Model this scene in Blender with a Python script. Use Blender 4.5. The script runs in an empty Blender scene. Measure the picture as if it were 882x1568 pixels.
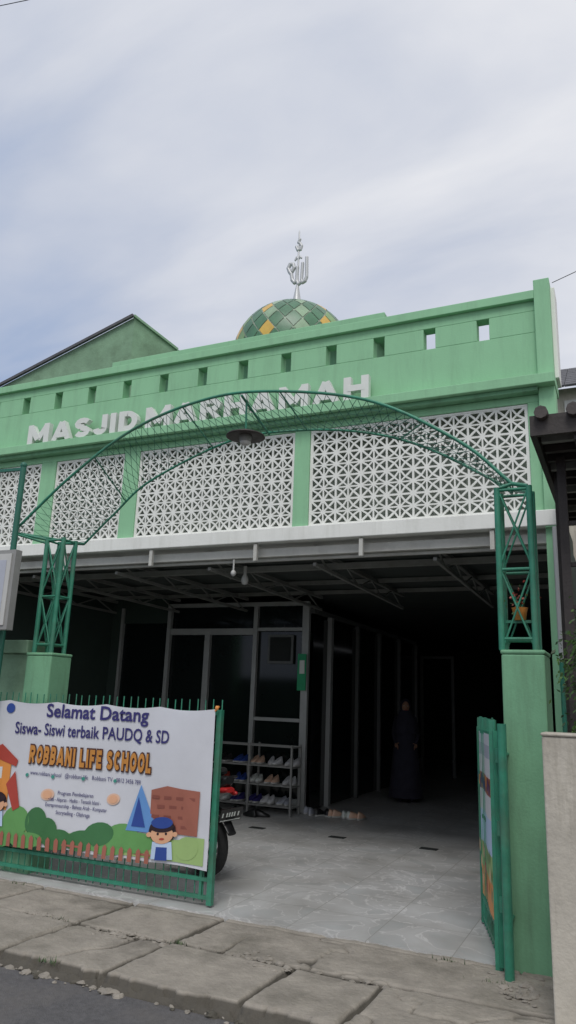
import bpy, bmesh, math, random
from mathutils import Vector, Matrix, noise as mnoise
random.seed(7)
S=bpy.context.scene
COL=bpy.context.collection
# ---------------------------------------------------------------- materials
def mat(name,col,rough=.6,var=.12,scale=3.,bump=0.,bscale=40.,metal=0.,dirt=None,dirt_amt=0.,streak=False,spec=.5,detail=6,low=None):
    m=bpy.data.materials.new(name);m.use_nodes=True
    nt=m.node_tree;N=nt.nodes;L=nt.links;b=N['Principled BSDF']
    b.inputs['Roughness'].default_value=rough;b.inputs['Metallic'].default_value=metal
    b.inputs['Specular IOR Level'].default_value=spec
    geo=N.new('ShaderNodeNewGeometry')
    n=N.new('ShaderNodeTexNoise');n.inputs['Scale'].default_value=scale;n.inputs['Detail'].default_value=detail
    n.inputs['Roughness'].default_value=.65
    L.new(geo.outputs['Position'],n.inputs['Vector'])
    mr=N.new('ShaderNodeMapRange');mr.inputs['From Min'].default_value=.3;mr.inputs['From Max'].default_value=.7
    mr.inputs['To Min'].default_value=1-var;mr.inputs['To Max'].default_value=1+var
    L.new(n.outputs['Fac'],mr.inputs['Value'])
    mx=N.new('ShaderNodeVectorMath');mx.operation='SCALE';mx.inputs[0].default_value=col
    L.new(mr.outputs[0],mx.inputs['Scale'])
    out=mx.outputs[0]
    if dirt:
        n2=N.new('ShaderNodeTexNoise');n2.inputs['Scale'].default_value=1.0;n2.inputs['Detail'].default_value=8
        n2.inputs['Roughness'].default_value=.7
        mp=N.new('ShaderNodeMapping');mp.inputs['Scale'].default_value=(7,7,.9) if streak else (1.7,1.7,1.7)
        L.new(geo.outputs['Position'],mp.inputs['Vector']);L.new(mp.outputs[0],n2.inputs['Vector'])
        r=N.new('ShaderNodeMapRange');r.inputs['From Min'].default_value=.48;r.inputs['From Max'].default_value=.75
        r.inputs['To Min'].default_value=0;r.inputs['To Max'].default_value=dirt_amt
        L.new(n2.outputs['Fac'],r.inputs['Value'])
        mi=N.new('ShaderNodeMix');mi.data_type='RGBA'
        L.new(r.outputs[0],mi.inputs['Factor']);L.new(out,mi.inputs['A']);mi.inputs['B'].default_value=(*dirt,1)
        out=mi.outputs['Result']
    if low:  # soil gathered in the joints and cracks (by height)
        sxyz=N.new('ShaderNodeSeparateXYZ');L.new(geo.outputs['Position'],sxyz.inputs[0])
        r=N.new('ShaderNodeMapRange');r.inputs['From Min'].default_value=low[0];r.inputs['From Max'].default_value=low[1]
        r.inputs['To Min'].default_value=.85;r.inputs['To Max'].default_value=0
        L.new(sxyz.outputs['Z'],r.inputs['Value'])
        mi=N.new('ShaderNodeMix');mi.data_type='RGBA'
        L.new(r.outputs[0],mi.inputs['Factor']);L.new(out,mi.inputs['A']);mi.inputs['B'].default_value=(.05,.045,.035,1)
        out=mi.outputs['Result']
    L.new(out,b.inputs['Base Color'])
    if bump:
        n3=N.new('ShaderNodeTexNoise');n3.inputs['Scale'].default_value=bscale;n3.inputs['Detail'].default_value=5
        L.new(geo.outputs['Position'],n3.inputs['Vector'])
        bp=N.new('ShaderNodeBump');bp.inputs['Strength'].default_value=bump;bp.inputs['Distance'].default_value=.01
        L.new(n3.outputs['Fac'],bp.inputs['Height']);L.new(bp.outputs[0],b.inputs['Normal'])
    return m
M={}
M['green']=mat('green_wall_paint',(.275,.55,.325),.75,.07,1.3,.12,60,dirt=(.17,.31,.19),dirt_amt=.4,streak=True)
M['green2']=mat('green_wall_paint_dark',(.175,.385,.225),.75,.10,2.5,.2,50,dirt=(.09,.16,.10),dirt_amt=.6,streak=True)  # darker, stained green paint for pillars and trim
M['moss']=mat('mossy_plaster',(.20,.33,.215),.88,.22,2.0,.5,25,dirt=(.08,.13,.07),dirt_amt=.6)
M['white']=mat('white_screen_paint',(.80,.81,.77),.65,.04,3,.1,60,dirt=(.48,.49,.43),dirt_amt=.4,streak=True)
M['letter']=mat('white_letter',(.70,.73,.69),.5,.05)
M['teal']=mat('green_metal_paint',(.035,.215,.135),.42,.22,9,.15,90,dirt=(.12,.10,.07),dirt_amt=.5,spec=.45)
M['tealdark']=mat('green_wire',(.02,.13,.09),.5,.15,9)
M['steel']=mat('painted_steel_beam',(.23,.235,.22),.6,.15,4,.1,60,dirt=(.10,.085,.065),dirt_amt=.6)
M['cream']=mat('cream_steel_beam',(.52,.52,.48),.55,.1,4,.1,60,dirt=(.25,.22,.18),dirt_amt=.5)
M['alu']=mat('aluminium_frame',(.40,.41,.40),.45,.08,5,metal=.1)
M['alu2']=mat('aluminium_frame_shaded',(.14,.145,.14),.5,.08,5,metal=.1)  # frame colour darkened, puts the hall's shade into the deeper frames
M['glass']=mat('dark_glass',(.008,.012,.012),.09,.2,1,spec=.35)
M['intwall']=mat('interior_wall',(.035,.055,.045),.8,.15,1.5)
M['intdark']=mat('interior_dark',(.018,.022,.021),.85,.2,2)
M['backing']=mat('screen_backing',(.42,.47,.41),.8,.15,2,dirt=(.15,.18,.14),dirt_amt=.6,streak=True)
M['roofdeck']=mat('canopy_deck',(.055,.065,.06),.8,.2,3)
M['conc']=mat('concrete_slab',(.27,.245,.21),.92,.2,4,.7,45,dirt=(.12,.11,.09),dirt_amt=.8)
M['conc2']=mat('rough_concrete',(.285,.258,.22),.95,.22,5,.9,42,dirt=(.13,.12,.095),dirt_amt=.85,low=(-.028,-.012),detail=10)
M['dirt']=mat('dirt',(.085,.078,.062),.95,.35,12,1.,50)
M['asphalt']=mat('asphalt',(.105,.102,.105),.9,.25,30,1.,160,dirt=(.17,.155,.14),dirt_amt=.6)
M['plaster']=mat('pale_plaster',(.48,.445,.38),.9,.14,3,.5,30,dirt=(.22,.195,.15),dirt_amt=.8,streak=True)
M['brown']=mat('dark_brown_wood',(.035,.028,.026),.6,.25,8,.3,40)
M['brownroof']=mat('awning_sheet',(.055,.045,.042),.6,.2,6,.3,40)
M['black']=mat('black_plastic',(.014,.014,.015),.3,.2,10)
M['rubber']=mat('rubber',(.02,.02,.02),.8,.2,20,.4,90)
M['chrome']=mat('metal_silver',(.55,.55,.55),.25,.05,metal=1.)
M['finial']=mat('finial_silver',(.52,.53,.54),.4,.05,metal=.2)
M['red']=mat('red_plastic',(.40,.02,.02),.3,.1)
M['navy']=mat('print_navy',(.035,.03,.15),.5,.03)
M['orange']=mat('print_orange',(.55,.24,.05),.5,.05)
M['outline']=mat('print_brown',(.10,.04,.03),.5,.05)
M['leaf1']=mat('leaf_green',(.055,.12,.025),.6,.35,20)
M['leaf2']=mat('leaf_dark',(.025,.055,.018),.6,.35,20)
M['bark']=mat('bark',(.10,.07,.045),.9,.3,20,.6,40)
M['skin']=mat('skin',(.35,.19,.12),.55,.05)
M['cloth']=mat('dark_cloth',(.03,.028,.045),.9,.2,8,.3,60)
M['white2']=mat('white_plastic',(.5,.5,.48),.45,.06)
M['rackp']=mat('rack_paint',(.27,.27,.26),.5,.08)
M['hgreen']=mat('signal_green_cloth',(.03,.35,.16),.7,.1)
M['tile_grout']=mat('dome_grout',(.42,.48,.38),.5,.1)
M['dg1']=mat('dome_green_dark',(.07,.18,.10),.35,.2,5,.05)
M['dg2']=mat('dome_green_light',(.18,.31,.12),.35,.2,5,.05)
M['dy']=mat('dome_yellow',(.60,.38,.08),.35,.12,5)
M['dl']=mat('dome_pale_green',(.25,.37,.24),.35,.15,5)
# ---------------------------------------------------------------- mesh builder
class B:
    def __init__(s): s.v=[];s.f=[];s.m=[];s.mats=[];s.sm=[]
    def mi(s,k):
        k=M[k] if isinstance(k,str) else k
        if k not in s.mats: s.mats.append(k)
        return s.mats.index(k)
    def add(s,vs,fs,k,smooth=False):
        o=len(s.v);s.v+= [tuple(v) for v in vs];i=s.mi(k)
        for f in fs: s.f.append([a+o for a in f]);s.m.append(i);s.sm.append(smooth)
    def box(s,x0,x1,y0,y1,z0,z1,k,rot=None,piv=None):
        vs=[Vector((x,y,z)) for x in (x0,x1) for y in (y0,y1) for z in (z0,z1)]
        if rot is not None:
            c=Vector(piv) if piv else Vector(((x0+x1)/2,(y0+y1)/2,(z0+z1)/2))
            vs=[rot@(v-c)+c for v in vs]
        s.add(vs,[(0,1,3,2),(4,6,7,5),(0,4,5,1),(2,3,7,6),(0,2,6,4),(1,5,7,3)],k)
    def tube(s,p,q,r,k,n=8,r2=None,cap=True):
        p=Vector(p);q=Vector(q);d=(q-p)
        if d.length<1e-6:return
        d.normalize();a=d.orthogonal().normalized();b=d.cross(a)
        r2=r if r2 is None else r2;vs=[]
        for c,rr in ((p,r),(q,r2)):
            for i in range(n):
                t=2*math.pi*i/n;vs.append(c+a*math.cos(t)*rr+b*math.sin(t)*rr)
        fs=[(i,(i+1)%n,n+(i+1)%n,n+i) for i in range(n)]
        s.add(vs,fs,k,n>5)
        if cap: s.add(vs,[tuple(range(n))[::-1],tuple(range(n,2*n))],k)
    def sq(s,p,q,w,k): s.tube(p,q,w*.7071,k,4)
    def path(s,pts,r,k,n=6):
        for a,b in zip(pts[:-1],pts[1:]): s.tube(a,b,r,k,n)
    def ell(s,c,r,k,nu=16,nv=10,fn=None):
        vs=[];fs=[]
        for j in range(nv+1):
            ph=-math.pi/2+math.pi*j/nv
            for i in range(nu):
                t=2*math.pi*i/nu
                p=Vector((math.cos(ph)*math.cos(t),math.cos(ph)*math.sin(t),math.sin(ph)))
                if fn:p=fn(p)
                vs.append((c[0]+p.x*r[0],c[1]+p.y*r[1],c[2]+p.z*r[2]))
        for j in range(nv):
            for i in range(nu):
                fs.append((j*nu+i,j*nu+(i+1)%nu,(j+1)*nu+(i+1)%nu,(j+1)*nu+i))
        s.add(vs,fs,k,True)
    def lathe(s,c,prof,k,n=20,axis='z'):
        vs=[];fs=[]
        for (r,h) in prof:
            for i in range(n):
                t=2*math.pi*i/n;a,b=r*math.cos(t),r*math.sin(t)
                vs.append({'z':(c[0]+a,c[1]+b,c[2]+h),'y':(c[0]+a,c[1]+h,c[2]+b),'x':(c[0]+h,c[1]+a,c[2]+b)}[axis])
        for j in range(len(prof)-1):
            for i in range(n): fs.append((j*n+i,j*n+(i+1)%n,(j+1)*n+(i+1)%n,(j+1)*n+i))
        s.add(vs,fs,k,True)
    def obj(s,name,parent=None,bevel=0,mat4=None):
        me=bpy.data.meshes.new(name);me.from_pydata(s.v,[],s.f)
        for m in s.mats: me.materials.append(m)
        me.polygons.foreach_set('material_index',s.m);me.polygons.foreach_set('use_smooth',s.sm)
        bm=bmesh.new();bm.from_mesh(me);bmesh.ops.recalc_face_normals(bm,faces=bm.faces)
        bm.to_mesh(me);bm.free()
        o=bpy.data.objects.new(name,me);COL.objects.link(o)
        if mat4 is not None:o.matrix_world=mat4
        if parent:o.parent=parent
        if bevel:
            b=o.modifiers.new('bevel','BEVEL');b.width=bevel;b.segments=2;b.limit_method='ANGLE';b.angle_limit=.7
        return o
def empty(name,loc=(0,0,0)):
    e=bpy.data.objects.new(name,None);COL.objects.link(e);return e
def text(body,x0,x1,z0,z1,y,k,name,parent=None,depth=0.,bold=0.,yf=None):
    c=bpy.data.curves.new('t','FONT');c.body=body;c.size=1;c.extrude=.05 if depth else 0;c.offset=bold;c.align_x='CENTER'
    c.resolution_u=3
    o=bpy.data.objects.new('t',c);COL.objects.link(o);bpy.context.view_layer.update()
    me=bpy.data.meshes.new_from_object(o.evaluated_get(bpy.context.evaluated_depsgraph_get()))
    bpy.data.objects.remove(o)
    xs=[v.co.x for v in me.vertices];ys=[v.co.y for v in me.vertices]
    a,b,cc,d=min(xs),max(xs),min(ys),max(ys)
    for v in me.vertices:
        x=x0+(v.co.x-a)/(b-a)*(x1-x0);z=z0+(v.co.y-cc)/(d-cc)*(z1-z0)
        yy=y-(v.co.z/.05*depth/2 if depth else 0)
        if yf: yy+=yf(x,z)
        v.co=(x,yy,z)
    me.materials.clear();me.materials.append(M[k])
    n=bpy.data.objects.new(name,me);COL.objects.link(n);n.parent=parent
    return n
T_=.26
def arc(cx,cy,rx,ry,a0,a1,n=8): return [(cx+rx*math.cos(math.radians(a0+(a1-a0)*i/n)),cy+ry*math.sin(math.radians(a0+(a1-a0)*i/n))) for i in range(n+1)]
h_=T_/2
GL={
'M':(1.10,[[(h_,0),(h_,1)],[(1.10-h_,0),(1.10-h_,1)],[(h_,.93),(.55,.2)],[(1.10-h_,.93),(.55,.2)]]),
'A':(.98,[[(h_,0),(.49,.95)],[(.98-h_,0),(.49,.95)],[(.24,.28),(.74,.28)]]),
'S':(.80,[arc(.40,.705,.26,.165,20,270)+arc(.40,.295,.26,.165,90,-160)]),
'J':(.66,[[(.66-h_,1),(.66-h_,.30)]+arc(.33,.32,.20,.19,0,-180)]),
'I':(T_,[[(h_,0),(h_,1)]]),
'D':(.86,[[(h_,0),(h_,1)],[(h_,1-h_),(.38,1-h_)]+arc(.38,.5,.35,.37,90,-90)+[(h_,h_)]]),
'R':(.86,[[(h_,0),(h_,1)],[(h_,1-h_),(.48,1-h_)]+arc(.48,.67,.24,.2,90,-90)+[(h_,.47)],[(.44,.46),(.73,.0)]]),
'H':(.88,[[(h_,0),(h_,1)],[(.88-h_,0),(.88-h_,1)],[(h_,.5),(.88-h_,.5)]]),
'O':(.90,[arc(.45,.5,.32,.37,0,360,16)]),
'B':(.80,[[(h_,0),(h_,1)],[(h_,1-h_),(.44,1-h_)]+arc(.44,.68,.21,.19,90,-90)+[(h_,.49)],[(h_,.49),(.46,.49)]+arc(.46,.31,.21,.18,90,-90)+[(h_,h_)]]),
'N':(.86,[[(h_,0),(h_,1)],[(.86-h_,0),(.86-h_,1)],[(h_,.92),(.86-h_,.08)]]),
'L':(.64,[[(h_,0),(h_,1)],[(h_,h_),(.64,h_)]]),
'F':(.64,[[(h_,0),(h_,1)],[(h_,1-h_),(.64,1-h_)],[(h_,.5),(.56,.5)]]),
'E':(.66,[[(h_,0),(h_,1)],[(h_,1-h_),(.66,1-h_)],[(h_,.5),(.60,.5)],[(h_,h_),(.66,h_)]]),
'C':(.80,[arc(.42,.5,.29,.37,50,310,14)]),
}
def block(s,x0,x1,z0,z1,y,dep,k,name,parent,grow=0,yf=None,gap=.17,sp=.5):
    g=B();tot=0
    for ch in s: tot+=(sp if ch==' ' else GL[ch][0]+gap)
    tot-=gap;sx=(x1-x0)/tot;sz=z1-z0;cx=0;cnt=0
    for ch in s:
        if ch==' ': cx+=sp;continue
        w,st=GL[ch]
        for pl in st:
            hw=h_+grow;n=len(pl);L_=[];R_=[]
            P=[Vector(p) for p in pl]
            for i in range(n):
                d=(P[min(i+1,n-1)]-P[max(i-1,0)]);d.normalize();nn=Vector((-d.y,d.x))
                q=P[i]-d*grow if i==0 else (P[i]+d*grow if i==n-1 else P[i])
                L_.append(q+nn*hw);R_.append(q-nn*hw)
            if ch in 'AMNR':
                for q in L_+R_: q.y=min(max(q.y,-grow),1+grow)
            cnt+=1;dy=.0009*(cnt%4) if not dep else .0018*(cnt%4)
            vs=[]
            for q in L_+R_:
                x=x0+(cx+q.x)*sx;z=z0+q.y*sz
                vs.append((x,y-dy+(yf(x,z) if yf else 0),z))
            fs=[(i,i+1,n+i+1,n+i) for i in range(n-1)]
            g.add(vs,fs,k)
            if dep:
                bk=[(a,b+dep,c) for a,b,c in vs]
                g.add(vs+bk,[(i,i+1,2*n+i+1,2*n+i) for i in range(n-1)]+[(n+i,n+i+1,3*n+i+1,3*n+i) for i in range(n-1)]+[(0,n,3*n,2*n),(n-1,2*n-1,4*n-1,3*n-1)],k)
        cx+=w+gap
    return g.obj(name,parent)
# ================================================================ GROUND
g=B();g.add([(-150,-150,-.16),(150,-150,-.16),(150,150,-.16),(-150,150,-.16)],[(0,1,2,3)],'dirt');g.obj('ground')
g=B();nx,ny=60,24
vs=[(-40+i*80/nx,-6+j*10.02/ny,-.085) for j in range(ny+1) for i in range(nx+1)]
g.add(vs,[(j*(nx+1)+i,j*(nx+1)+i+1,(j+1)*(nx+1)+i+1,(j+1)*(nx+1)+i) for j in range(ny) for i in range(nx)],'asphalt');g.obj('asphalt_road')
pv=empty('pavement')
g=B();g.box(-40,-9.4,4.05,5.42,-.15,-.01,'conc');g.box(-9.4,12,4.08,5.42,-.15,-.085,'dirt');g.obj('pavement_bed',pv)
# slabs and apron as one worn height field
def cuts(a,b,lo,hi):
    o=[a]
    while o[-1]<b: o.append(o[-1]+random.uniform(lo,hi))
    return o
rowA=cuts(-9.3,-2.9,.8,1.15);rowA=[c for c in rowA if c<-2.8]+[-2.55]
rowB=cuts(-9.5,-1.6,.75,1.0);rowB=[c for c in rowB if c<-1.7]+[-1.45]
tl={('A',i):(random.uniform(-.012,.012),random.uniform(-.014,.014),random.uniform(-.006,.006)) for i in range(20)}
tl.update({('B',i):(random.uniform(-.014,.014),random.uniform(-.02,.02),random.uniform(-.008,.006)) for i in range(20)})
def groove(d,x,y,sd,w=.012,chip=.05,dep=.035):
    d=abs(d+.012*mnoise.noise(Vector((x*5,y*5,sd))))
    ww=w+chip*max(0,mnoise.noise(Vector((x*2.3,y*2.3,sd+9)))-.12)
    return dep*max(0,min(1,(ww+.010-d)/.012))
def hgt(x,y):
    n=mnoise.noise
    h=mnoise.fractal(Vector((x*3,y*3,1)),.8,2,5)*.006+.0025*n(Vector((x*30,y*30,0)))
    bnd=4.745
    A=y>bnd;row=rowA if A else rowB;key='A' if A else 'B'
    if x<row[-1]:
        i=0
        while i<len(row)-1 and x>row[i+1]: i+=1
        t=tl[(key,i%20)];cx=row[i]+.45;cy=5.07 if A else 4.4
        h+=t[0]*(x-cx)+t[1]*(y-cy)+t[2]
        d=min([abs(x-c-(y-bnd)*.06) for c in row])
        h-=groove(d,x,y,3)
        # occasional crack across a slab
        if i%3==1: h-=groove((x-cx)-.5*(y-cy)-.12*n(Vector((x*3,y*3,i))),x,y,i,w=.003,chip=.02,dep=.02)
    else:
        c=abs(n(Vector((x*1.5+.3*n(Vector((x*7,y*7,0))),y*1.5,5))))
        h-=.022*max(0,1-c/.022)
        h+=mnoise.fractal(Vector((x*2,y*2,7)),.8,2,4)*.010
    h-=groove(y-bnd,x,y,1,w=.012,chip=.11 if x<-1.5 else .04)
    # broken front lip
    e=4.075+.05*n(Vector((x*3.5,2,0)))+.03*n(Vector((x*13,4,0)))+.10*max(0,n(Vector((x*1.1,8,0)))-.25)
    if y<e: h-=.05+.02*n(Vector((x*20,y*20,3)))
    h-=groove(y-5.37,x,y,6,w=.004,chip=.03)*.6
    return max(-.084,-.006+h)
g=B();nx,ny=640,92;XA,XB=-9.4,.42
vs=[]
for j in range(ny+1):
    y=4.02+j*(5.43-4.02)/ny
    for i in range(nx+1):
        x=XA+i*(XB-XA)/nx
        vs.append((x,y,hgt(x,y) if j else -.10))
g.add(vs,[(j*(nx+1)+i,j*(nx+1)+i+1,(j+1)*(nx+1)+i+1,(j+1)*(nx+1)+i) for j in range(ny) for i in range(nx)],'conc2',True)
g.obj('concrete_slabs',pv)
def stone(b,x,y,z,r,k):
    sd=random.random()*50
    fl=random.uniform(.35,.6)
    b.ell((x,y,z),(r*random.uniform(.8,1.4),r*random.uniform(.7,1.1),r*fl),k,7,5,lambda p:p*(1+.5*mnoise.noise(p*1.3+Vector((sd,0,0)))))
    for q in range(len(b.sm)-35,len(b.sm)): b.sm[q]=False
g=B()
for i in range(220):
    x=random.uniform(-6.5,-1.0);y=random.gauss(4.745,.035);stone(g,x,y,-.022,random.choice([.006,.010,.016,.026]),random.choice(['conc','conc2']))
for i in range(320):
    x=random.uniform(-7,0);y=random.gauss(4.03,.035);stone(g,x,y,-.08,random.choice([.008,.014,.022,.036]),random.choice(['conc','conc','dirt']))
for c0 in (-4.1,-3.3,-2.3):
    for i in range(45):
        stone(g,c0+random.gauss(0,.16),4.74+random.gauss(0,.05),-.012,random.choice([.006,.010,.018,.028]),'conc')
for i in range(60): stone(g,random.gauss(-.72,.1),random.gauss(5.05,.1),-.004,random.choice([.008,.014,.028]),'conc')
g.obj('rubble')
g=B()
for c0,y0_ in ((-4.9,5.38),(-3.9,4.76),(-2.9,4.75),(-5.6,4.75),(-1.2,5.36),(-.9,5.1),(-3.4,4.05)):
    for i in range(26):
        p=Vector((c0+random.gauss(0,.05),y0_+random.gauss(0,.012),-.02));d=Vector((random.gauss(0,.5),random.gauss(0,.5),1)).normalized()*random.uniform(.02,.05)
        s=Vector((d.y,-d.x,0)).normalized()*.004 if (d.x or d.y) else Vector((.004,0,0))
        g.add([p-s,p+s,p+d],[(0,1,2)],random.choice(['leaf1','leaf2']))
g.obj('weeds')
# porch tiled floor
m=bpy.data.materials.new('marble_tile');m.use_nodes=True;nt=m.node_tree;N=nt.nodes;L=nt.links;b=N['Principled BSDF']
geo=N.new('ShaderNodeNewGeometry')
br=N.new('ShaderNodeTexBrick');br.offset=0;br.inputs['Scale'].default_value=1;br.inputs['Brick Width'].default_value=.6;br.inputs['Row Height'].default_value=.6
br.inputs['Mortar Size'].default_value=.003;br.inputs['Mortar Smooth'].default_value=.3
br.inputs['Color1'].default_value=(.0,.0,.0,1);br.inputs['Color2'].default_value=(1,1,1,1);br.inputs['Mortar'].default_value=(.5,.5,.5,1)
L.new(geo.outputs['Position'],br.inputs['Vector'])
off=N.new('ShaderNodeVectorMath');off.operation='SCALE';off.inputs['Scale'].default_value=3.
L.new(br.outputs['Color'],off.inputs[0])
ad=N.new('ShaderNodeVectorMath');ad.operation='ADD';L.new(geo.outputs['Position'],ad.inputs[0]);L.new(off.outputs[0],ad.inputs[1])
n1=N.new('ShaderNodeTexNoise');n1.inputs['Scale'].default_value=2.2;n1.inputs['Detail'].default_value=8;n1.inputs['Distortion'].default_value=1.5
L.new(ad.outputs[0],n1.inputs['Vector'])
cr=N.new('ShaderNodeValToRGB');e=cr.color_ramp.elements
e[0].position=.3;e[0].color=(.43,.445,.44,1);e[1].position=.75;e[1].color=(.52,.525,.515,1)
for p_,c_ in ((.475,.46),(.5,.62),(.52,.48)):
    q=e.new(p_);q.color=(c_,c_,c_*.985,1)
L.new(n1.outputs['Fac'],cr.inputs[0])
n2=N.new('ShaderNodeTexNoise');n2.inputs['Scale'].default_value=1.8;n2.inputs['Detail'].default_value=7
L.new(geo.outputs['Position'],n2.inputs['Vector'])
mi=N.new('ShaderNodeMix');mi.data_type='RGBA';mi.blend_type='MULTIPLY';mi.inputs['Factor'].default_value=.6
L.new(cr.outputs[0],mi.inputs['A']);r2=N.new('ShaderNodeValToRGB');r2.color_ramp.elements[0].position=.3;r2.color_ramp.elements[0].color=(.6,.58,.54,1);r2.color_ramp.elements[1].position=.65
L.new(n2.outputs['Fac'],r2.inputs[0]);L.new(r2.outputs[0],mi.inputs['B'])
mo=N.new('ShaderNodeMix');mo.data_type='RGBA';L.new(br.outputs['Fac'],mo.inputs['Factor']);L.new(mi.outputs['Result'],mo.inputs['A']);mo.inputs['B'].default_value=(.26,.255,.235,1)
L.new(mo.outputs['Result'],b.inputs['Base Color'])
rr=N.new('ShaderNodeMapRange');rr.inputs['To Min'].default_value=.25;rr.inputs['To Max'].default_value=.6;L.new(n2.outputs['Fac'],rr.inputs['Value']);L.new(rr.outputs[0],b.inputs['Roughness'])
M['marble']=m
g=B();g.box(-8.3,-.62,5.43,24,-.12,.004,'marble');g.obj('tiled_floor')
# ================================================================ MOSQUE
mosque=empty('mosque_building')
FY=7.0
g=B()
hx=[-7.21-.5527*2,-7.21-.5527]+[-7.21+.5527*i for i in range(12)]
z0,z1,za,zb=4.70,5.56,5.215,5.45
y0,y1=FY,FY+.14
xL,xR=-9.4,-.62
g.box(xL,xR,y0,y1,z0,za,'green');g.box(xL,xR,y0,y1,zb,z1,'green')
px=xL
for h in hx:
    g.box(px,h-.062,y0,y1,za,zb,'green');px=h+.062
g.box(px,xR,y0,y1,za,zb,'green')
g.box(xL,xR,y0-.05,y1+.04,z1,5.655,'green')
g.box(-.62,-.47,y0-.05,y1+.06,3.22,5.76,'green')
g.box(-.471,-.43,y0+.05,y0+.32,4.72,5.70,'white')
g.box(xL,-.46,y0-.16,y0+.3,4.60,4.70,'green')
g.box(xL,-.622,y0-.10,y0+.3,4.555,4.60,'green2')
g.box(xL,-.622,y0,y0+.12,4.475,4.555,'green')
for a,c in ((-6.80,-6.56),(-5.48,-5.26),(-3.19,-3.01),(-.73,-.622),(-9.4,-7.95)):
    g.box(a,c,y0-.005,y0+.12,3.385,4.475,'green')
g.obj('facade_wall',mosque,bevel=.006)
g=B();g.box(xL,-.47,y0-.06,y0+.5,3.235,3.385,'white');g.obj('white_band',mosque,bevel=.008)
g=B();g.box(xL,-.62,y0+.42,y0+.52,3.39,4.7,'backing');g.box(xL,-.62,y0+.15,y0+.42,4.61,4.69,'backing');g.box(xL,-.62,y0+.13,y0+.42,3.387,3.40,'backing')
g.obj('screen_back_wall',mosque)
def inset(P,d):
    n=len(P);out=[]
    L=[]
    for i in range(n):
        a=Vector(P[i]);b=Vector(P[(i+1)%n]);t=(b-a).normalized();nn=Vector((-t.y,t.x));L.append((a+nn*d,t))
    for i in range(n):
        p,t=L[i-1];q,u=L[i]
        den=t.x*u.y-t.y*u.x;s=((q.x-p.x)*u.y-(q.y-p.y)*u.x)/den
        out.append(p+t*s)
    return out
def grille(b,x0,x1,z0,z1,nx,nz,y,dep,w):
    fr=.02
    b.box(x0,x1,y-.004,y+dep,z0,z0+fr,'white');b.box(x0,x1,y-.004,y+dep,z1-fr,z1,'white')
    b.box(x0,x0+fr,y-.004,y+dep,z0+fr,z1-fr,'white');b.box(x1-fr,x1,y-.004,y+dep,z0+fr,z1-fr,'white')
    x0+=fr;x1-=fr;z0+=fr;z1-=fr;a=(x1-x0)/nx;c=(z1-z0)/nz
    for i in range(nx):
        for j in range(nz):
            ox,oz=x0+i*a,z0+j*c
            def P(u,v):return (ox+u*a,oz+v*c)
            C=[P(0,0),P(1,0),P(1,1),P(0,1)];Mi=[P(.5,0),P(1,.5),P(.5,1),P(0,.5)]
            k_=.30;D=[P(k_,k_),P(1-k_,k_),P(1-k_,1-k_),P(k_,1-k_)];O=P(.5,.5)
            polys=[]
            for k in range(4):
                polys.append([C[k],Mi[k],D[k]]);polys.append([C[k],D[k],Mi[k-1]])
                polys.append([O,D[k],Mi[k]]);polys.append([O,Mi[k-1],D[k]])
            for qi,p in enumerate(polys):
                ar=sum(p[q][0]*p[(q+1)%len(p)][1]-p[(q+1)%len(p)][0]*p[q][1] for q in range(len(p)))
                if ar<0:p=p[::-1]
                q=inset(p,w/2 if qi%4<2 else w*.38);n=len(p)
                vs=[(t[0],y,t[1]) for t in p]+[(t[0],y,t[1]) for t in q]+[(t[0],y+dep,t[1]) for t in q]
                b.add(vs,[(s,(s+1)%n,n+(s+1)%n,n+s) for s in range(n)]+[(n+s,n+(s+1)%n,2*n+(s+1)%n,2*n+s) for s in range(n)],'white')
g=B()
for a,c,n in ((-7.95,-6.80,4),(-6.56,-5.48,4),(-5.26,-3.19,8),(-3.01,-.73,8)):
    grille(g,a+.003,c-.003,3.388,4.472,n,4,FY+.02,.018,.021)
g.obj('lattice_screens',mosque)
block('MASJID MARHAMAH',-6.97,-2.30,4.702,4.965,FY-.14,.07,'letter','sign_letters',mosque,gap=.15,sp=.22)
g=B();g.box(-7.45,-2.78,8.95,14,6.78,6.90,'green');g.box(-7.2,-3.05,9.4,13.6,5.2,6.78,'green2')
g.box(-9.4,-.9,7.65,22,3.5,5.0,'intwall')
g.obj('upper_roof_slab',mosque,bevel=.01)
dc=Vector((-5.12,11,7.46));R=1.08
g=B();g.lathe((dc.x,dc.y,6.9),[(1.14,0),(1.14,.12),(1.08,.14),(1.08,.56)],'dl',48)
g.ell(dc,(R*.992,)*3,'tile_grout',64,32)
K=9;NN=22
def sp(k,az,rad):
    la=math.radians(-4)+k*math.radians(94)/K;la=min(la,math.pi/2)
    return Vector((math.cos(la)*math.cos(az),math.cos(la)*math.sin(az),math.sin(la)))*rad
for k in range(0,K):
    for j in range(NN):
        a=(j+.5*(k%2))*2*math.pi/NN;dl=math.pi/NN
        c=[sp(k-1,a,1),sp(k,a+dl,1),sp(k+1,a,1),sp(k,a-dl,1)]
        ce=(c[0]+c[1]+c[2]+c[3])/4
        c=[(ce+(p-ce)*.92).normalized()*R*1.004 for p in c]
        mid=[((c[i]+c[(i+1)%4])/2).normalized()*R*1.004 for i in range(4)]
        cc=ce.normalized()*R*1.006
        col='dy' if (j+2*k)%6==0 and k%3!=0 else ('dg1','dg2','dg1','dg2','dg1','dl')[(j*2+k*3+(j*k)%4)%6]
        vs=[dc+p for p in (c[0],mid[0],c[1],mid[1],c[2],mid[2],c[3],mid[3],cc)]
        g.add(vs,[(i,(i+1)%8,8) for i in range(8)],col,True)
g.obj('dome',mosque)
g=B();fx,fy=dc.x+.04,dc.y
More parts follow.
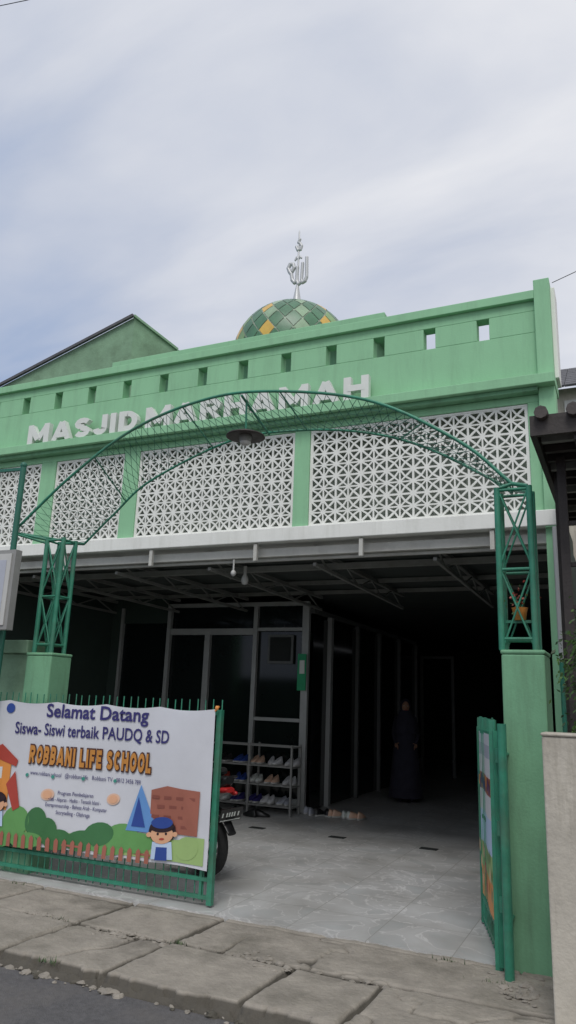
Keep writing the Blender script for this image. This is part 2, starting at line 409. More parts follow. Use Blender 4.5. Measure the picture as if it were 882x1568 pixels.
g.lathe((fx,fy,8.48),[(.17,0),(.16,.06),(.10,.08),(.085,.14),(.022,.52),(.014,1.62),(0,1.68)],'finial',16)
bz=9.02
def st(pts,r,k='finial'):
    P=[Vector((fx+a,fy,bz+b_)) for a,b_ in pts]
    for a,b_ in zip(P[:-1],P[1:]):
        g.tube(a,b_,r,k,8)
    for p in P: g.ell(p,(r,r,r),k,8,6)
st([(.17,.50),(.18,.10),(.15,.02),(.10,.0)],.034)
st([(.10,.0),(.08,.06),(.09,.40)],.032)
st([(.08,.02),(.02,-.02),(-.02,.06),(-.01,.34)],.034)
st([(-.02,.06),(-.06,.03),(-.11,.10),(-.13,.22),(-.17,.28),(-.20,.36),(-.16,.44),(-.10,.42),(-.08,.34),(-.12,.27)],.036)
st([(-.06,.50),(-.03,.56),(0,.50),(.03,.56),(.06,.52)],.020)
st([(-.05,.78),(-.02,.70),(.04,.70),(.06,.77),(.03,.83),(-.01,.86),(.02,.92)],.027)
g.obj('finial',mosque)
g=B()
g.sq((-9.4,FY+.1,3.14),(-.6,FY+.1,3.14),.09,'cream')
g.sq((-9.4,FY+.75,3.09),(-.6,FY+.75,3.09),.06,'steel')
g.box(-9.4,-.6,FY+.13,FY+.17,3.06,3.09,'cream')
for yy in (8.2,9.4,10.3): g.sq((-9.4,yy,3.19),(-.6,yy,3.19),.05,'steel')
for xx in (-8.2,-6.9,-5.6,-4.3,-3.0,-1.7):
    g.sq((xx,FY+.2,3.17),(xx,10.65,3.17),.045,'steel');g.sq((xx,FY+.2,3.02),(xx,10.65,2.98),.035,'steel')
    n=7
    for i in range(n):
        ya=FY+.25+i*3.3/n;yb=ya+3.3/n
        g.sq((xx,ya,3.0 if i%2 else 3.16),(xx,yb,3.16 if i%2 else 2.99),.016,'steel')
for xx in (-8.6,-7.5,-6.2,-4.95,-3.6,-2.4,-1.1): g.sq((xx,FY-.02,3.04),(xx,FY-.02,3.22),.04,'cream')
g.obj('canopy_trusses',mosque)
g=B();g.lathe((-4.02,7.55,2.88),[(0,.0),(.03,.01),(.045,.05),(.035,.09),(.02,.12),(.02,.22)],'white2',14);g.tube((-3.9,7.05,3.08),(-3.9,7.05,2.95),.01,'white2');g.ell((-3.9,7.05,2.93),(.03,.03,.035),'white2',10,8)
g.tube((-4.02,7.55,3.1),(-4.02,7.55,3.2),.01,'black');g.obj('ceiling_bulbs',mosque)
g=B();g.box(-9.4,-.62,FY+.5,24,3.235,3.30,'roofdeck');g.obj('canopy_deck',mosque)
g=B()
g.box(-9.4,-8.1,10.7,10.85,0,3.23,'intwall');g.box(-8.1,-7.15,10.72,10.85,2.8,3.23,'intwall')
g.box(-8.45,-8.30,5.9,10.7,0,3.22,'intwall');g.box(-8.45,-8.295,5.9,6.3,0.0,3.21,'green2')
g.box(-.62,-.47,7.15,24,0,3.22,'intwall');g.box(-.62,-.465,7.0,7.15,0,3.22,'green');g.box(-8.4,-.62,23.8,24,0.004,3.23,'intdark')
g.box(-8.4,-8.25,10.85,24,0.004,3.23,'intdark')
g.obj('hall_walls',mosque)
g=B()
g.box(-8.05,-7.15,10.74,10.76,.01,2.8,'glass')
g.box(-7.1,-4.6,10.76,10.775,.02,3.1,'glass')
g.box(-4.53,-4.52,10.9,17,.02,2.9,'glass')
g.obj('window_glass',mosque)
g=B();A='alu';yy0,yy1=10.68,10.75
for x,w in ((-8.08,.05),(-7.10,.07),(-5.45,.07),(-4.57,.11)): g.box(x-w/2,x+w/2,yy0,yy1,.004,3.06,A)
for x,w in ((-6.33,.10),): g.box(x-w/2,x+w/2,yy0,yy1,.004,2.66,A)
g.box(-7.14,-4.52,yy0,yy1,3.06,3.12,A)
g.box(-7.06,-5.49,yy0+.003,yy1,2.60,2.70,A);g.box(-5.41,-4.63,yy0+.003,yy1,2.66,2.71,A)
g.box(-5.41,-4.63,yy0+.003,yy1,1.28,1.33,A);g.box(-5.41,-4.63,yy0+.003,yy1,.10,.18,A);g.box(-7.06,-5.49,yy0+.003,yy1,.10,.2,A)
g.box(-6.36,-6.30,yy0-.03,yy0,1.0,1.3,A)
g.box(-4.53,-4.45,11.5,11.6,.004,2.95,A)
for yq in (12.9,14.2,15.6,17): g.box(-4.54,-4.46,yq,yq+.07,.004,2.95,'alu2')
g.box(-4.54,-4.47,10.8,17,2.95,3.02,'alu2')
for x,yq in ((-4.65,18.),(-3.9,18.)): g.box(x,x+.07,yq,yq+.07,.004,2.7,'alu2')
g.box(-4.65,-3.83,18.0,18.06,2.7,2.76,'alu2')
g.obj('window_frames',mosque)
g=B();g.box(-4.66,-4.52,10.62,10.635,1.75,2.3,'hgreen');g.box(-4.62,-4.54,10.605,10.619,2.0,2.2,'letter');g.box(-5.22,-4.78,10.70,10.73,2.15,2.6,'alu2')
g.box(-5.18,-4.82,10.69,10.70,2.19,2.56,'intdark');g.obj('notice_board',mosque)
g=B()
for x,y in ((-3.39,9.1),(-4.48,9.1),(-2.25,9.05)): g.box(x-.10,x+.10,y-.055,y+.055,.004,.010,'intdark')
g.obj('floor_hatch')
g=B();g.tube((-.52,FY-.13,2.0),(-.52,FY-.13,3.2),.035,'white2');g.tube((-.52,FY-.13,.0),(-.52,FY-.13,2.0),.035,'teal');g.obj('downpipe')
# ================================================================ PILLARS
def pillar(x0,x1,y0,y1,h):
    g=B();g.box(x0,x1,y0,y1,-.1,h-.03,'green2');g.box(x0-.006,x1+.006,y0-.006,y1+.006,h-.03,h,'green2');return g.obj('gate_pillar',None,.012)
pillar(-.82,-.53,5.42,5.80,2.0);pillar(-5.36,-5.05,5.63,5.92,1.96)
g=B();g.box(-9,-5.37,5.68,5.86,-.1,1.95,'moss');g.box(-9,-5.375,5.64,5.90,1.95,2.08,'moss');g.obj('boundary_wall',None,.01)
# ================================================================ ARCH
def cat(pts,n=10):
    P=[Vector(p) for p in pts];P=[2*P[0]-P[1]]+P+[2*P[-1]-P[-2]];o=[]
    for i in range(1,len(P)-2):
        for t in range(n):
            t/=n;a,b,c,d=P[i-1:i+3]
            o.append(.5*((2*b)+(c-a)*t+(2*a-5*b+4*c-d)*t*t+(3*b-a-3*c+d)*t**3))
    o.append(P[-2]);return o
fa=cat([(-5.62,5.5,3.15),(-4.95,5.5,3.68),(-4.27,5.5,4.08),(-3.55,5.5,4.28),(-2.86,5.5,4.29),(-1.87,5.5,4.07),(-1.11,5.5,3.62),(-.71,5.5,3.23)],10)
ba=cat([(-5.2,6.1,3.13),(-4.85,6.1,3.43),(-4.42,6.1,3.76),(-3.51,6.1,4.09),(-2.8,6.1,4.12),(-2.1,6.1,4.02),(-1.5,6.1,3.80),(-.78,6.1,3.35)],10)
arch=empty('entrance_arch')
g=B();g.path(fa,.014,'teal',8);g.path(ba,.012,'teal',8)
n=len(fa)
for i in (0,14,28,42,56,n-1): g.tube(fa[i],ba[i],.007,'teal')
g.obj('arch_tubes',arch)
def samp(A,t):
    t=max(0,min(1,t))*(len(A)-1);i=min(int(t),len(A)-2);return A[i].lerp(A[i+1],t-i)
g=B();T=74;W=6
def node(i,j):
    t=(i+.5*(j%2))/T;u=j/W;p=samp(fa,t).lerp(samp(ba,t),u);p.z-=.05*math.sin(math.pi*u)+.008*math.sin(i*1.7+j);return p
for i in range(T):
    for j in range(W):
        rw=.002+.0014*(i/T)
        p=node(i,j);g.tube(p,node(i,j+1),rw,'tealdark',4,cap=False)
        q=node(i+(1 if j%2 else -1),j+1);g.tube(p,q,rw,'tealdark',4,cap=False)
for i in range(T):
    if i>T*.68:
        for j in range(W):g.tube(node(i,j),node(i+1,j),.0025,'tealdark',4,cap=False)
g.obj('arch_wire_mesh',arch)
def tower(x0,x1,y0,y1,z0,z1,name):
    g=B();r=.023
    c=[(x0,y0),(x1,y0),(x1,y1),(x0,y1)]
    for x,y in c:g.tube((x,y,z0),(x,y,z1),r,'teal',10)
    ns=2;h=(z1-z0)/ns
    for a in range(4):
        p,q=c[a],c[(a+1)%4]
        for i in range(ns):
            g.tube((*p,z0+i*h),(*q,z0+(i+1)*h),.008,'teal',6);g.tube((*q,z0+i*h),(*p,z0+(i+1)*h),.008,'teal',6)
            g.tube((*p,z0+(i+1)*h-.02),(*q,z0+(i+1)*h-.02),.012,'teal',6)
        g.tube((*p,z0+.08),(*q,z0+.08),.012,'teal',6)
    g.obj(name,arch)
tower(-.82,-.59,5.48,5.66,2.0,3.2,'right_tower')
tower(-5.30,-5.09,5.66,5.84,1.96,3.10,'left_tower')
g=B();g.tube((-5.62,5.5,3.15),(-5.30,5.66,3.09),.015,'teal');g.tube((-5.2,6.1,3.13),(-5.30,5.84,3.09),.015,'teal');g.tube((-5.09,5.84,3.08),(-5.2,6.1,3.13),.013,'teal');g.tube((-5.62,5.5,3.15),(-5.2,6.1,3.13),.012,'teal')
g.tube((-.71,5.5,3.23),(-.60,5.48,3.2),.016,'teal');g.tube((-.78,6.1,3.35),(-.60,5.66,3.2),.016,'teal');g.tube((-.80,5.48,3.2),(-.71,5.5,3.23),.014,'teal')
g.obj('arch_brackets',arch)
g=B();lp=(-3.06,5.62,3.93)
g.lathe(lp,[(0,.06),(.03,.06),(.035,.04),(.09,.035),(.175,.0),(.18,-.012),(.17,-.016),(.06,.0),(0,.0)],'brown',28)
g.lathe(lp,[(.055,-.0),(.055,-.05),(.05,-.06)],'steel',16);g.ell((lp[0],lp[1],lp[2]-.06),(.05,.05,.035),'white2',14,8)
g.tube((lp[0],lp[1],lp[2]+.06),(lp[0],lp[1]-.02,4.27),.01,'teal');g.tube((lp[0],5.5,4.28),(lp[0],6.1,4.11),.012,'teal')
g.obj('hanging_lamp')
# ================================================================ GATES
def gate(x0,x1,h,pk,name,mat4=None,y=0):
    e=empty(name);g=B()
    for z in (.07,.20,h*.55,h-.03): g.sq((x0,y,z),(x1,y,z),.028,'teal')
    n=int((x1-x0)/pk)
    for i in range(n+1):
        x=x0+(x1-x0)*i/n+random.uniform(-.004,.004);g.tube((x,y+.012,.03),(x+random.uniform(-.006,.006),y+.012,h+.07+.015*random.random()),.0055,'teal',5)
    for x in (x0,x1): g.sq((x,y,.02),(x,y,h),.045,'teal')
    g.sq((x1-.09,y,.05),(x1-.09,y,h-.05),.022,'teal')
    g.obj('gate_frame',e)
    if mat4 is not None:e.matrix_world=mat4
    return e
gate(-5.9,-3.135,1.50,.075,'metal_gate',y=5.58)
ang=math.atan2(6.32-5.36,-1.14+.86)
mm=Matrix.Translation((-.86,5.34,0))@Matrix.Rotation(ang,4,'Z')
g2=gate(0,1.02,1.45,.08,'metal_gate',mm)
g=B();g.tube((-.80,5.20,-.05),(-.80,5.20,1.5),.03,'teal',12);g.sq((-.885,5.36,-.05),(-.885,5.36,1.52),.045,'teal');g.tube((-.80,5.20,1.3),(-.80,5.44,1.3),.012,'teal');g.tube((-.80,5.20,.3),(-.80,5.44,.3),.012,'teal')
for z in (.35,.8,1.25): g.tube((-.84,5.27,z),(-.84,5.27,z+.09),.02,'teal')
g.obj('gate_post')
# ================================================================ BANNER
ban=empty('welcome_banner')
BY=5.545
def by(x,z):
    return .014*math.sin(x*3.1+z*1.3)+.010*math.sin(x*6.3-z*4)+.006*math.sin(z*5+x*2)
X0,X1,Z0,Z1=-5.95,-3.15,.27,1.505
M['vinyl']=mat('banner_vinyl',(.62,.63,.67),.4,.05,2,.3,6)
g=B();nx,ny=80,40;vs=[]
for j in range(ny+1):
    for i in range(nx+1):
        u=i/nx;x=X0+(X1-X0)*u;z=Z0+(Z1-Z0)*j/ny
        sag=.022*abs(math.sin(u*math.pi*5)) if j==ny else (.008*abs(math.sin(u*math.pi*5)) if j==0 else 0)
        vs.append((x,BY+by(x,z)-.012,z-(sag if j else -sag)))
g.add(vs,[(j*(nx+1)+i,j*(nx+1)+i+1,(j+1)*(nx+1)+i+1,(j+1)*(nx+1)+i) for j in range(ny) for i in range(nx)],'vinyl',True)
g.obj('banner_sheet',ban)
def bx(px):
    t=(px-10)/320;return -5.385+2.245*t+.30*t*(1-t)
def bz(px,py):
    t=(px-10)/320;top=1072+12*t;bot=1288+49*t
    return 1.505-(py-top)/(bot-top)*1.225
for nme,c in dict(p_green=(.13,.33,.10),p_green2=(.05,.17,.06),p_pale=(.33,.48,.18),p_red=(.42,.06,.04),p_blue=(.13,.30,.62),p_dblue=(.03,.07,.30),p_brick=(.36,.13,.09),p_brick2=(.25,.08,.06),p_skin=(.72,.40,.24),p_hair=(.03,.015,.02),p_sky=(.50,.62,.80),p_orange=(.70,.27,.06),p_peach=(.72,.48,.35),p_grey=(.42,.44,.50),p_teal=(.05,.28,.22),p_white=(.66,.66,.67)).items(): M[nme]=mat(nme,c,.45,.06,6)
def poly(b,pts,k,off):
    vs=[(bx(p[0]),0,bz(*p)) for p in pts]
    cx=sum(v[0] for v in vs)/len(vs);cz=sum(v[2] for v in vs)/len(vs)
    V=[(x,BY+by(x,z)-.012-off,z) for x,_,z in vs]
    if len(V)<=4: b.add(V,[tuple(range(len(V)))],k)
    else: b.add(V+[(cx,BY+by(cx,cz)-.012-off,cz)],[(i,(i+1)%len(V),len(V)) for i in range(len(V))],k)
def circ(b,cx,cy,rx,ry,k,off,n=18,a0=0,a1=360):
    poly(b,[(cx+rx*math.cos(math.radians(a0+(a1-a0)*i/n)),cy+ry*math.sin(math.radians(a0+(a1-a0)*i/n))) for i in range(n)],k,off)
def strip(b,top,bot,k,off):
    for i in range(len(top)-1): poly(b,[top[i],top[i+1],bot[i+1],bot[i]],k,off)
g=B()
def base(px):return 1284+49*(px-10)/320
xs=[-30,0,20,45,70,95,120,150,180,205,230,255,280,304,322]
ys=[1262,1262,1258,1268,1272,1282,1280,1284,1276,1280,1284,1290,1292,1288,1290]
strip(g,list(zip(xs,ys)),[(x,base(x)) for x in xs],'p_pale',.005)
for cx,cy,rx,ry,k in ((40,1262,22,24,'p_green'),(72,1262,16,22,'p_green2'),(88,1276,16,20,'p_green2'),(105,1290,20,16,'p_green2'),(140,1292,24,16,'p_green2'),(165,1282,22,18,'p_green2'),(198,1284,24,18,'p_green'),(222,1296,24,16,'p_green'),(185,1300,30,14,'p_green'),(295,1305,18,18,'p_pale'),(20,1280,25,20,'p_green'),(60,1290,25,12,'p_green')):
    circ(g,cx,cy,rx,ry,k,.008+random.uniform(0,.0015))
strip(g,[(238,1214),(262,1208),(285,1213),(312,1217)],[(238,1278),(262,1281),(285,1284),(310,1287)],'p_brick',.007)
for r in range(4):
    for c in range(4):
        x=240+c*18+(r%2)*8;y=1222+r*15+c*1.5
        if x<300: poly(g,[(x,y),(x+11,y+1),(x+11,y+6),(x,y+5)],'p_brick2',.010)
poly(g,[(222,1206),(252,1282),(204,1276)],'p_blue',.012);poly(g,[(220,1225),(232,1272),(212,1270)],'p_dblue',.015)
strip(g,[(-28,1158),(0,1158),(22,1172)],[(-28,1240),(0,1240),(22,1245)],'p_orange',.007)
poly(g,[(-30,1165),(6,1142),(32,1168),(30,1178),(5,1158),(-30,1182)],'p_red',.010)
poly(g,[(2,1178),(10,1178),(10,1196),(2,1196)],'p_white',.012)
poly(g,[(30,1185),(44,1240),(34,1246),(18,1205)],'p_red',.012)
for i in range(21):
    x=-6+i*12;y0_=1273+x*.14
    poly(g,[(x,y0_+4),(x+3,y0_),(x+6,y0_+4),(x+6,y0_+22),(x,y0_+21)],'p_brick',.015)
poly(g,[(-8,1279),(120,1297),(120,1300),(-8,1283)],'p_brick',.013);poly(g,[(120,1297),(246,1314),(246,1317),(120,1300)],'p_brick',.013)
def kid(cx,cy,s,cap):
    poly(g,[(cx-14*s,cy+16*s),(cx+14*s,cy+17*s),(cx+17*s,cy+44*s),(cx-15*s,cy+42*s)],'p_sky',.017)
    poly(g,[(cx-8*s,cy+24*s),(cx+8*s,cy+25*s),(cx+9*s,cy+45*s),(cx-9*s,cy+44*s)],'p_dblue',.020)
    circ(g,cx,cy,20*s,19*s,'p_hair',.018);circ(g,cx,cy+5*s,16.5*s,14.5*s,'p_skin',.022)
    circ(g,cx-19*s,cy+5*s,4*s,4*s,'p_skin',.020,8);circ(g,cx+19*s,cy+5*s,4*s,4*s,'p_skin',.020,8)
    for q in (-6,6): circ(g,cx+q*s,cy+4*s,1.8*s,2.2*s,'p_hair',.0245,8)
    circ(g,cx,cy+12*s,4*s,1.8*s,'p_red',.0245,8)
    circ(g,cx,cy-7*s,18*s,9*s,'p_hair',.0245)
    if cap: circ(g,cx,cy-13*s,16*s,9*s,'p_dblue',.027)
kid(258,1278,1.0,1);kid(6,1232,.85,0)
for x in (49,90,134,180): circ(g,x,1190.5+(x-47)*.075,2.6,3,'p_teal',.012,8)
for cx,cy in ((85,1221),(180,1229)):
    circ(g,cx,cy,10,9,'p_peach',.008);circ(g,cx,cy,7,6.5,'p_skin',.011)
circ(g,13,1085,7,8,'p_dblue',.007)
g.obj('banner_artwork',ban)
def bt(s,px0,px1,py0,py1,k,off,name,bold):
    xm=(px0+px1)/2;x0,x1=bx(px0),bx(px1)
    return text(s,x0,x1,bz(xm,py1),bz(xm,py0),BY-.012-off,k,name,ban,bold=bold,yf=by)
bt('Selamat Datang',68,224,1080,1110,'navy',.008,'banner_title',.022)
bt('Siswa- Siswi terbaik PAUDQ & SD',23,260,1113,1137,'navy',.008,'banner_subtitle',.016)
hx0,hx1=bx(49),bx(235);hz0,hz1=bz(142,1180),bz(142,1151)
block('ROBBANI LIFE SCHOOL',hx0,hx1,hz0,hz1,BY-.012-.009,0,'outline','banner_heading_outline',ban,grow=.085,yf=by,gap=.20,sp=.42)
block('ROBBANI LIFE SCHOOL',hx0,hx1,hz0,hz1,BY-.012-.016,0,'orange','banner_heading',ban,grow=0,yf=by,gap=.20,sp=.42)
bt('www.robbani.school   @robbani.life   Robbani TV   0812 3456 789',53,220,1191,1200,'navy',.008,'banner_contact_text',0)
bt('Program Pembelajaran',100,150,1218,1226,'navy',.008,'banner_small_text',.004)
bt('- Adab - Alquran - Hadits - Tematik Islami -',84,162,1228,1236,'navy',.008,'banner_small_text',.004)
bt('Entrepreneurship - Bahasa Arab - Komputer',84,172,1238,1246,'navy',.008,'banner_small_text',.004)
bt('Storytelling - Olahraga',100,148,1248,1256,'navy',.008,'banner_small_text',.004)
g=B();g.tube((-3.15,BY-.03,1.49),(-3.12,BY-.02,1.53),.008,'p_orange');g.ell((-3.135,BY-.03,1.515),(.018,.014,.02),'p_orange',8,6)
g.obj('banner_tie',ban)
ban2=empty('narrow_banner');g=B()
def q2(u,z,off): 
    p=mm@Vector((u,.02+off,z));return p
strips=[(.24,.45,'p_orange'),(.45,.62,'p_pale'),(.62,.85,'p_sky'),(.85,1.0,'p_white'),(1.0,1.12,'p_brick'),(1.12,1.25,'p_white'),(1.25,1.34,'p_grey'),(1.34,1.42,'vinyl')]
for a,b_,k in strips:
    for i in range(6):
        u0,u1=.08+i*.14,.08+(i+1)*.14
        g.add([q2(u0,a,.01*math.sin(i)),q2(u1,a,.01*math.sin(i+1)),q2(u1,b_,.01*math.sin(i+1)),q2(u0,b_,.01*math.sin(i))],[(0,1,2,3)],k)
for i in range(9):
    u=.12+i*.085;z=.35+.1*(i%3);g.add([q2(u,z,.02),q2(u+.05,z+.02,.02),q2(u+.03,z+.1,.02),q2(u-.02,z+.07,.02)],[(0,1,2,3)],random.choice(['p_red','p_skin','p_green2']))
    z=1.02+.02*(i%3);g.add([q2(u,z,.02),q2(u+.05,z,.02),q2(u+.05,z+.07,.02),q2(u,z+.07,.02)],[(0,1,2,3)],random.choice(['navy','p_orange','navy']))
g.obj('banner_print',ban2)
# ================================================================ MOTORCYCLE
mc=empty('parked_scooter')
def wheel(b,x,y,r):
    w=.05
    b.lathe((x,y,r+.004),[(r-.07,-w*.7),(r-.03,-w),(r-.005,-w*.6),(r,0),(r-.005,w*.6),(r-.03,w),(r-.07,w*.7),(r-.07,-w*.7)],'rubber',32,'y')
    b.lathe((x,y,r+.004),[(r-.07,-.03),(r-.085,-.03),(r-.085,.03),(r-.07,.03)],'chrome',32,'y')
    b.lathe((x,y,r+.004),[(0,-.05),(.05,-.05),(.05,.05),(0,.05)],'chrome',16,'y')
    for i in range(5):
        a=i*2*math.pi/5;b.tube((x+.04*math.cos(a),y,r+.04*math.sin(a)),(x+(r-.08)*math.cos(a),y,r+(r-.08)*math.sin(a)),.016,'chrome',6)
g=B();wheel(g,0,0,.285);wheel(g,-1.26,0,.285);g.obj('wheels',mc)
def loft(b,secs,k,n=14):
    vs=[];fs=[]
    for (x,z,hw,hh) in secs:
        for i in range(n):
            t=2*math.pi*i/n;c,s=math.cos(t),math.sin(t)
            vs.append((x,hw*math.copysign(abs(c)**.8,c),z+hh*math.copysign(abs(s)**.8,s)))
    for j in range(len(secs)-1):
        for i in range(n): fs.append((j*n+i,j*n+(i+1)%n,(j+1)*n+(i+1)%n,(j+1)*n+i))
    b.add(vs,fs,k,True);m_=len(vs);b.add(vs,[tuple(range(n))[::-1],tuple(range(m_-n,m_))],k)
g=B()
loft(g,[(-.72,.55,.10,.06),(-.6,.60,.14,.12),(-.3,.66,.16,.13),(0,.74,.14,.12),(.2,.82,.10,.08),(.32,.87,.05,.035)],'black')
loft(g,[(-.66,.76,.11,.03),(-.45,.80,.15,.05),(-.1,.86,.15,.05),(.16,.93,.11,.04),(.2,.95,.06,.02)],'rubber')
loft(g,[(-1.0,.33,.12,.03),(-.8,.31,.15,.035),(-.6,.36,.14,.05),(-.5,.45,.13,.08)],'black')
loft(g,[(-1.12,.45,.12,.10),(-1.08,.62,.17,.14),(-1.02,.78,.15,.14),(-1.03,.95,.12,.08),(-1.08,1.02,.10,.05)],'red')
g.box(.1,.34,-.05,.05,.54,.60,'black');loft(g,[(-.2,.585,.06,.03),(.05,.63,.07,.025),(.25,.55,.06,.02),(.36,.42,.05,.015)],'black')
loft(g,[(.18,.78,.09,.03),(.28,.785,.075,.03),(.33,.785,.05,.02)],'red')
for s in(-1,1): g.ell((.24,.12*s,.74),(.05,.025,.022),'red',10,8)
R_=Matrix.Rotation(.35,3,'Y')
g.box(.335,.345,-.13,.13,.52,.64,'black',R_);g.box(.347,.349,-.12,.12,.53,.537,'letter',R_,(.34,0,.58));
loft(g,[(-.25,.25,.08,.09),(-.05,.28,.07,.09),(.12,.28,.05,.07)],'steel')
g.tube((-.4,-.14,.22),(.3,-.17,.34),.04,'chrome',12,.055)
loft(g,[(-1.5,.56,.04,.015),(-1.35,.63,.06,.02),(-1.15,.62,.06,.02),(-1.0,.5,.05,.02)],'red')
for s in(-1,1):
    g.tube((-1.26,.07*s,.29),(-1.08,.07*s,.75),.018,'chrome')
    g.tube((-1.05,0,1.02),(-.92,.33*s,1.04),.015,'black');g.tube((-.96,.22*s,1.04),(-.88,.35*s,1.04),.02,'rubber')
    g.tube((-1.0,.2*s,1.03),(-1.04,.27*s,1.22),.006,'black');g.ell((-1.04,.29*s,1.25),(.015,.06,.04),'black',12,8)
    g.tube((.1,.12*s,.80),(.28,.12*s,.89),.012,'black')
g.tube((.28,.12,.89),(.28,-.12,.89),.012,'black')
for i,b_ in enumerate([-.11,-.06,-.03,0,.03,.075]): g.box(.347,.349,b_,b_+.016,.565,.605,'letter',R_,(.34,0,.58))
g.obj('body',mc)
mc.location=(-3.68,6.44,.004);mc.rotation_euler=(math.radians(3),0,math.radians(-20));
# ================================================================ SHOE RACK
rk=empty('shoe_rack');g=B()
for x in (-5.86,-5.2,-4.52):
    for y in (10.2,10.52): g.sq((x,y,.004),(x,y,.97),.026,'rackp')
for z in (.12,.40,.66,.94):
    for y in (10.2,10.3,10.41,10.52): g.sq((-5.86,y,z),(-4.52,y,z),.016,'rackp')
    for x in (-5.86,-5.2,-4.52): g.sq((x,10.2,z-.01),(x,10.52,z-.01),.016,'rackp')
g.obj('rack_frame',rk)
def shoe(b,x,y,z,a,k,sole='white2'):
    rot=Matrix.Rotation(a,3,'Z')
    def P(u,v,w):
        p=rot@Vector((u,v,w));return (x+p.x,y+p.y,z+p.z)
    n=14
    def ring(hz,s,sh=0):
        return [P(.13*s*math.cos(2*math.pi*i/n)+sh,(.045+.008*math.cos(2*math.pi*i/n))*s*math.sin(2*math.pi*i/n),hz if not callable(hz) else hz(math.cos(2*math.pi*i/n))) for i in range(n)]
    r0=ring(.0,1);r1=ring(.022,1.02);r2=ring(lambda c:.055-.02*c,.88);r3=ring(lambda c:.085-.03*c,.6,-.02);r4=ring(lambda c:.055,.5,-.03)
    F=lambda o:[(o+i,o+(i+1)%n,o+n+(i+1)%n,o+n+i) for i in range(n)]
    b.add(r0+r1,F(0),sole,True);b.add(r1+r2+r3+r4,F(0)+F(n)+F(2*n)+[tuple(range(3*n,4*n))],k,True)
cols=['p_white','p_red','black','p_dblue','p_peach','p_grey','navy','rubber','letter','black']
g=B()
for z in (.13,.41,.67):
    x=-5.75
    while x<-4.6:
        if random.random()<.85:
            k=random.choice(cols)
            for dx in (0,.1): shoe(g,x+dx,10.36,z+.006,math.pi/2+random.uniform(-.2,.2)+math.pi,k)
        x+=random.uniform(.22,.3)
g.obj('shoes_on_rack',rk)
g=B()
for i,x in enumerate((-4.42,-4.2,-4.02,-3.85,-3.68)):
    k=['p_grey','black','p_peach','letter','p_peach'][i]
    for dx in (0,.09): shoe(g,x+dx*.8,10.62+random.uniform(-.05,.05),.008,math.pi/2+random.uniform(-.5,.5),k)
for x,y in ((-5.0,9.9),(-4.85,9.95),(-5.3,10.0)): shoe(g,x,y,.008,random.uniform(0,3),'black','black')
g.obj('shoes')
# ================================================================ PERSON
def person(loc,rz):
    e=empty('standing_woman')
    J=[((0,0,.95),.14),((0,0,1.12),.12),((0,0,1.32),.13),((0,-.01,1.43),.06),((0,-.015,1.50),.05),
       ((.16,0,1.36),.055),((.21,.02,1.10),.045),((.17,-.14,.95),.035),
       ((-.16,0,1.36),.055),((-.21,.02,1.10),.045),((-.17,-.14,.95),.035),
       ((.09,0,.88),.12),((.10,0,.48),.08),((.10,.02,.09),.045),((.10,-.14,.035),.035),
       ((-.09,0,.88),.12),((-.10,-.04,.48),.08),((-.10,0,.09),.045),((-.10,-.16,.035),.035)]
    E=[(0,1),(1,2),(2,3),(3,4),(2,5),(5,6),(6,7),(2,8),(8,9),(9,10),(0,11),(11,12),(12,13),(13,14),(0,15),(15,16),(16,17),(17,18)]
    me=bpy.data.meshes.new('body');me.from_pydata([j[0] for j in J],E,[]);o=bpy.data.objects.new('body',me);COL.objects.link(o);o.parent=e
    o.modifiers.new('skin','SKIN')
    for i,j in enumerate(J): me.skin_vertices[0].data[i].radius=(j[1],j[1]*.85)
    me.skin_vertices[0].data[0].use_root=True
    o.modifiers.new('sub','SUBSURF').levels=2;me.materials.append(M['cloth'])
    g=B()
    g.lathe((0,0,0),[(.30,.08),(.27,.3),(.24,.6),(.20,.95),(.17,1.15),(.18,1.3),(.10,1.42)],'cloth',24)
    g.ell((0,-.01,1.56),(.075,.092,.11),'skin',20,14,lambda p:p*(1-.12*max(0,-p.z)))
    g.ell((0,-.105,1.55),(.013,.018,.022),'skin',8,6)
    for s in(-1,1):
        g.ell((.03*s,-.092,1.575),(.012,.008,.007),'letter',8,6);g.ell((.03*s,-.099,1.575),(.005,.004,.005),'black',8,6)
        g.ell((.076*s,0,1.56),(.012,.02,.03),'skin',8,6)
    g.ell((0,-.094,1.508),(.022,.008,.007),'p_red',10,6)
    g.ell((0,.02,1.575),(.098,.102,.125),'cloth',20,14)
    g.lathe((0,.01,0),[(.10,1.50),(.12,1.44),(.18,1.36),(.22,1.22),(.23,1.12)],'cloth',24)
    for s in(-1,1):
        h=Vector((.17*s,-.15,.94));g.ell(h+Vector((0,-.03,-.02)),(.022,.04,.035),'skin',10,8)
        for f,l in enumerate((.055,.065,.06,.048)):
            a=h+Vector((-.012*s+.0,-.06,.005-.015*f));b_=a+Vector((-.012*s,-l*.6,-.012));c=b_+Vector((-.012*s,-l*.25,-.03))
            g.tube(a,b_,.008,'skin',6);g.tube(b_,c,.0075,'skin',6,.006)
        a=h+Vector((-.02*s,-.02,.01));g.tube(a,a+Vector((-.03*s,-.03,.01)),.009,'skin',6,.007)
    g.obj('robe_and_headscarf',e)
    e.location=loc;e.rotation_euler=(0,0,rz)
person((-3.62,13.0,.004),.3)
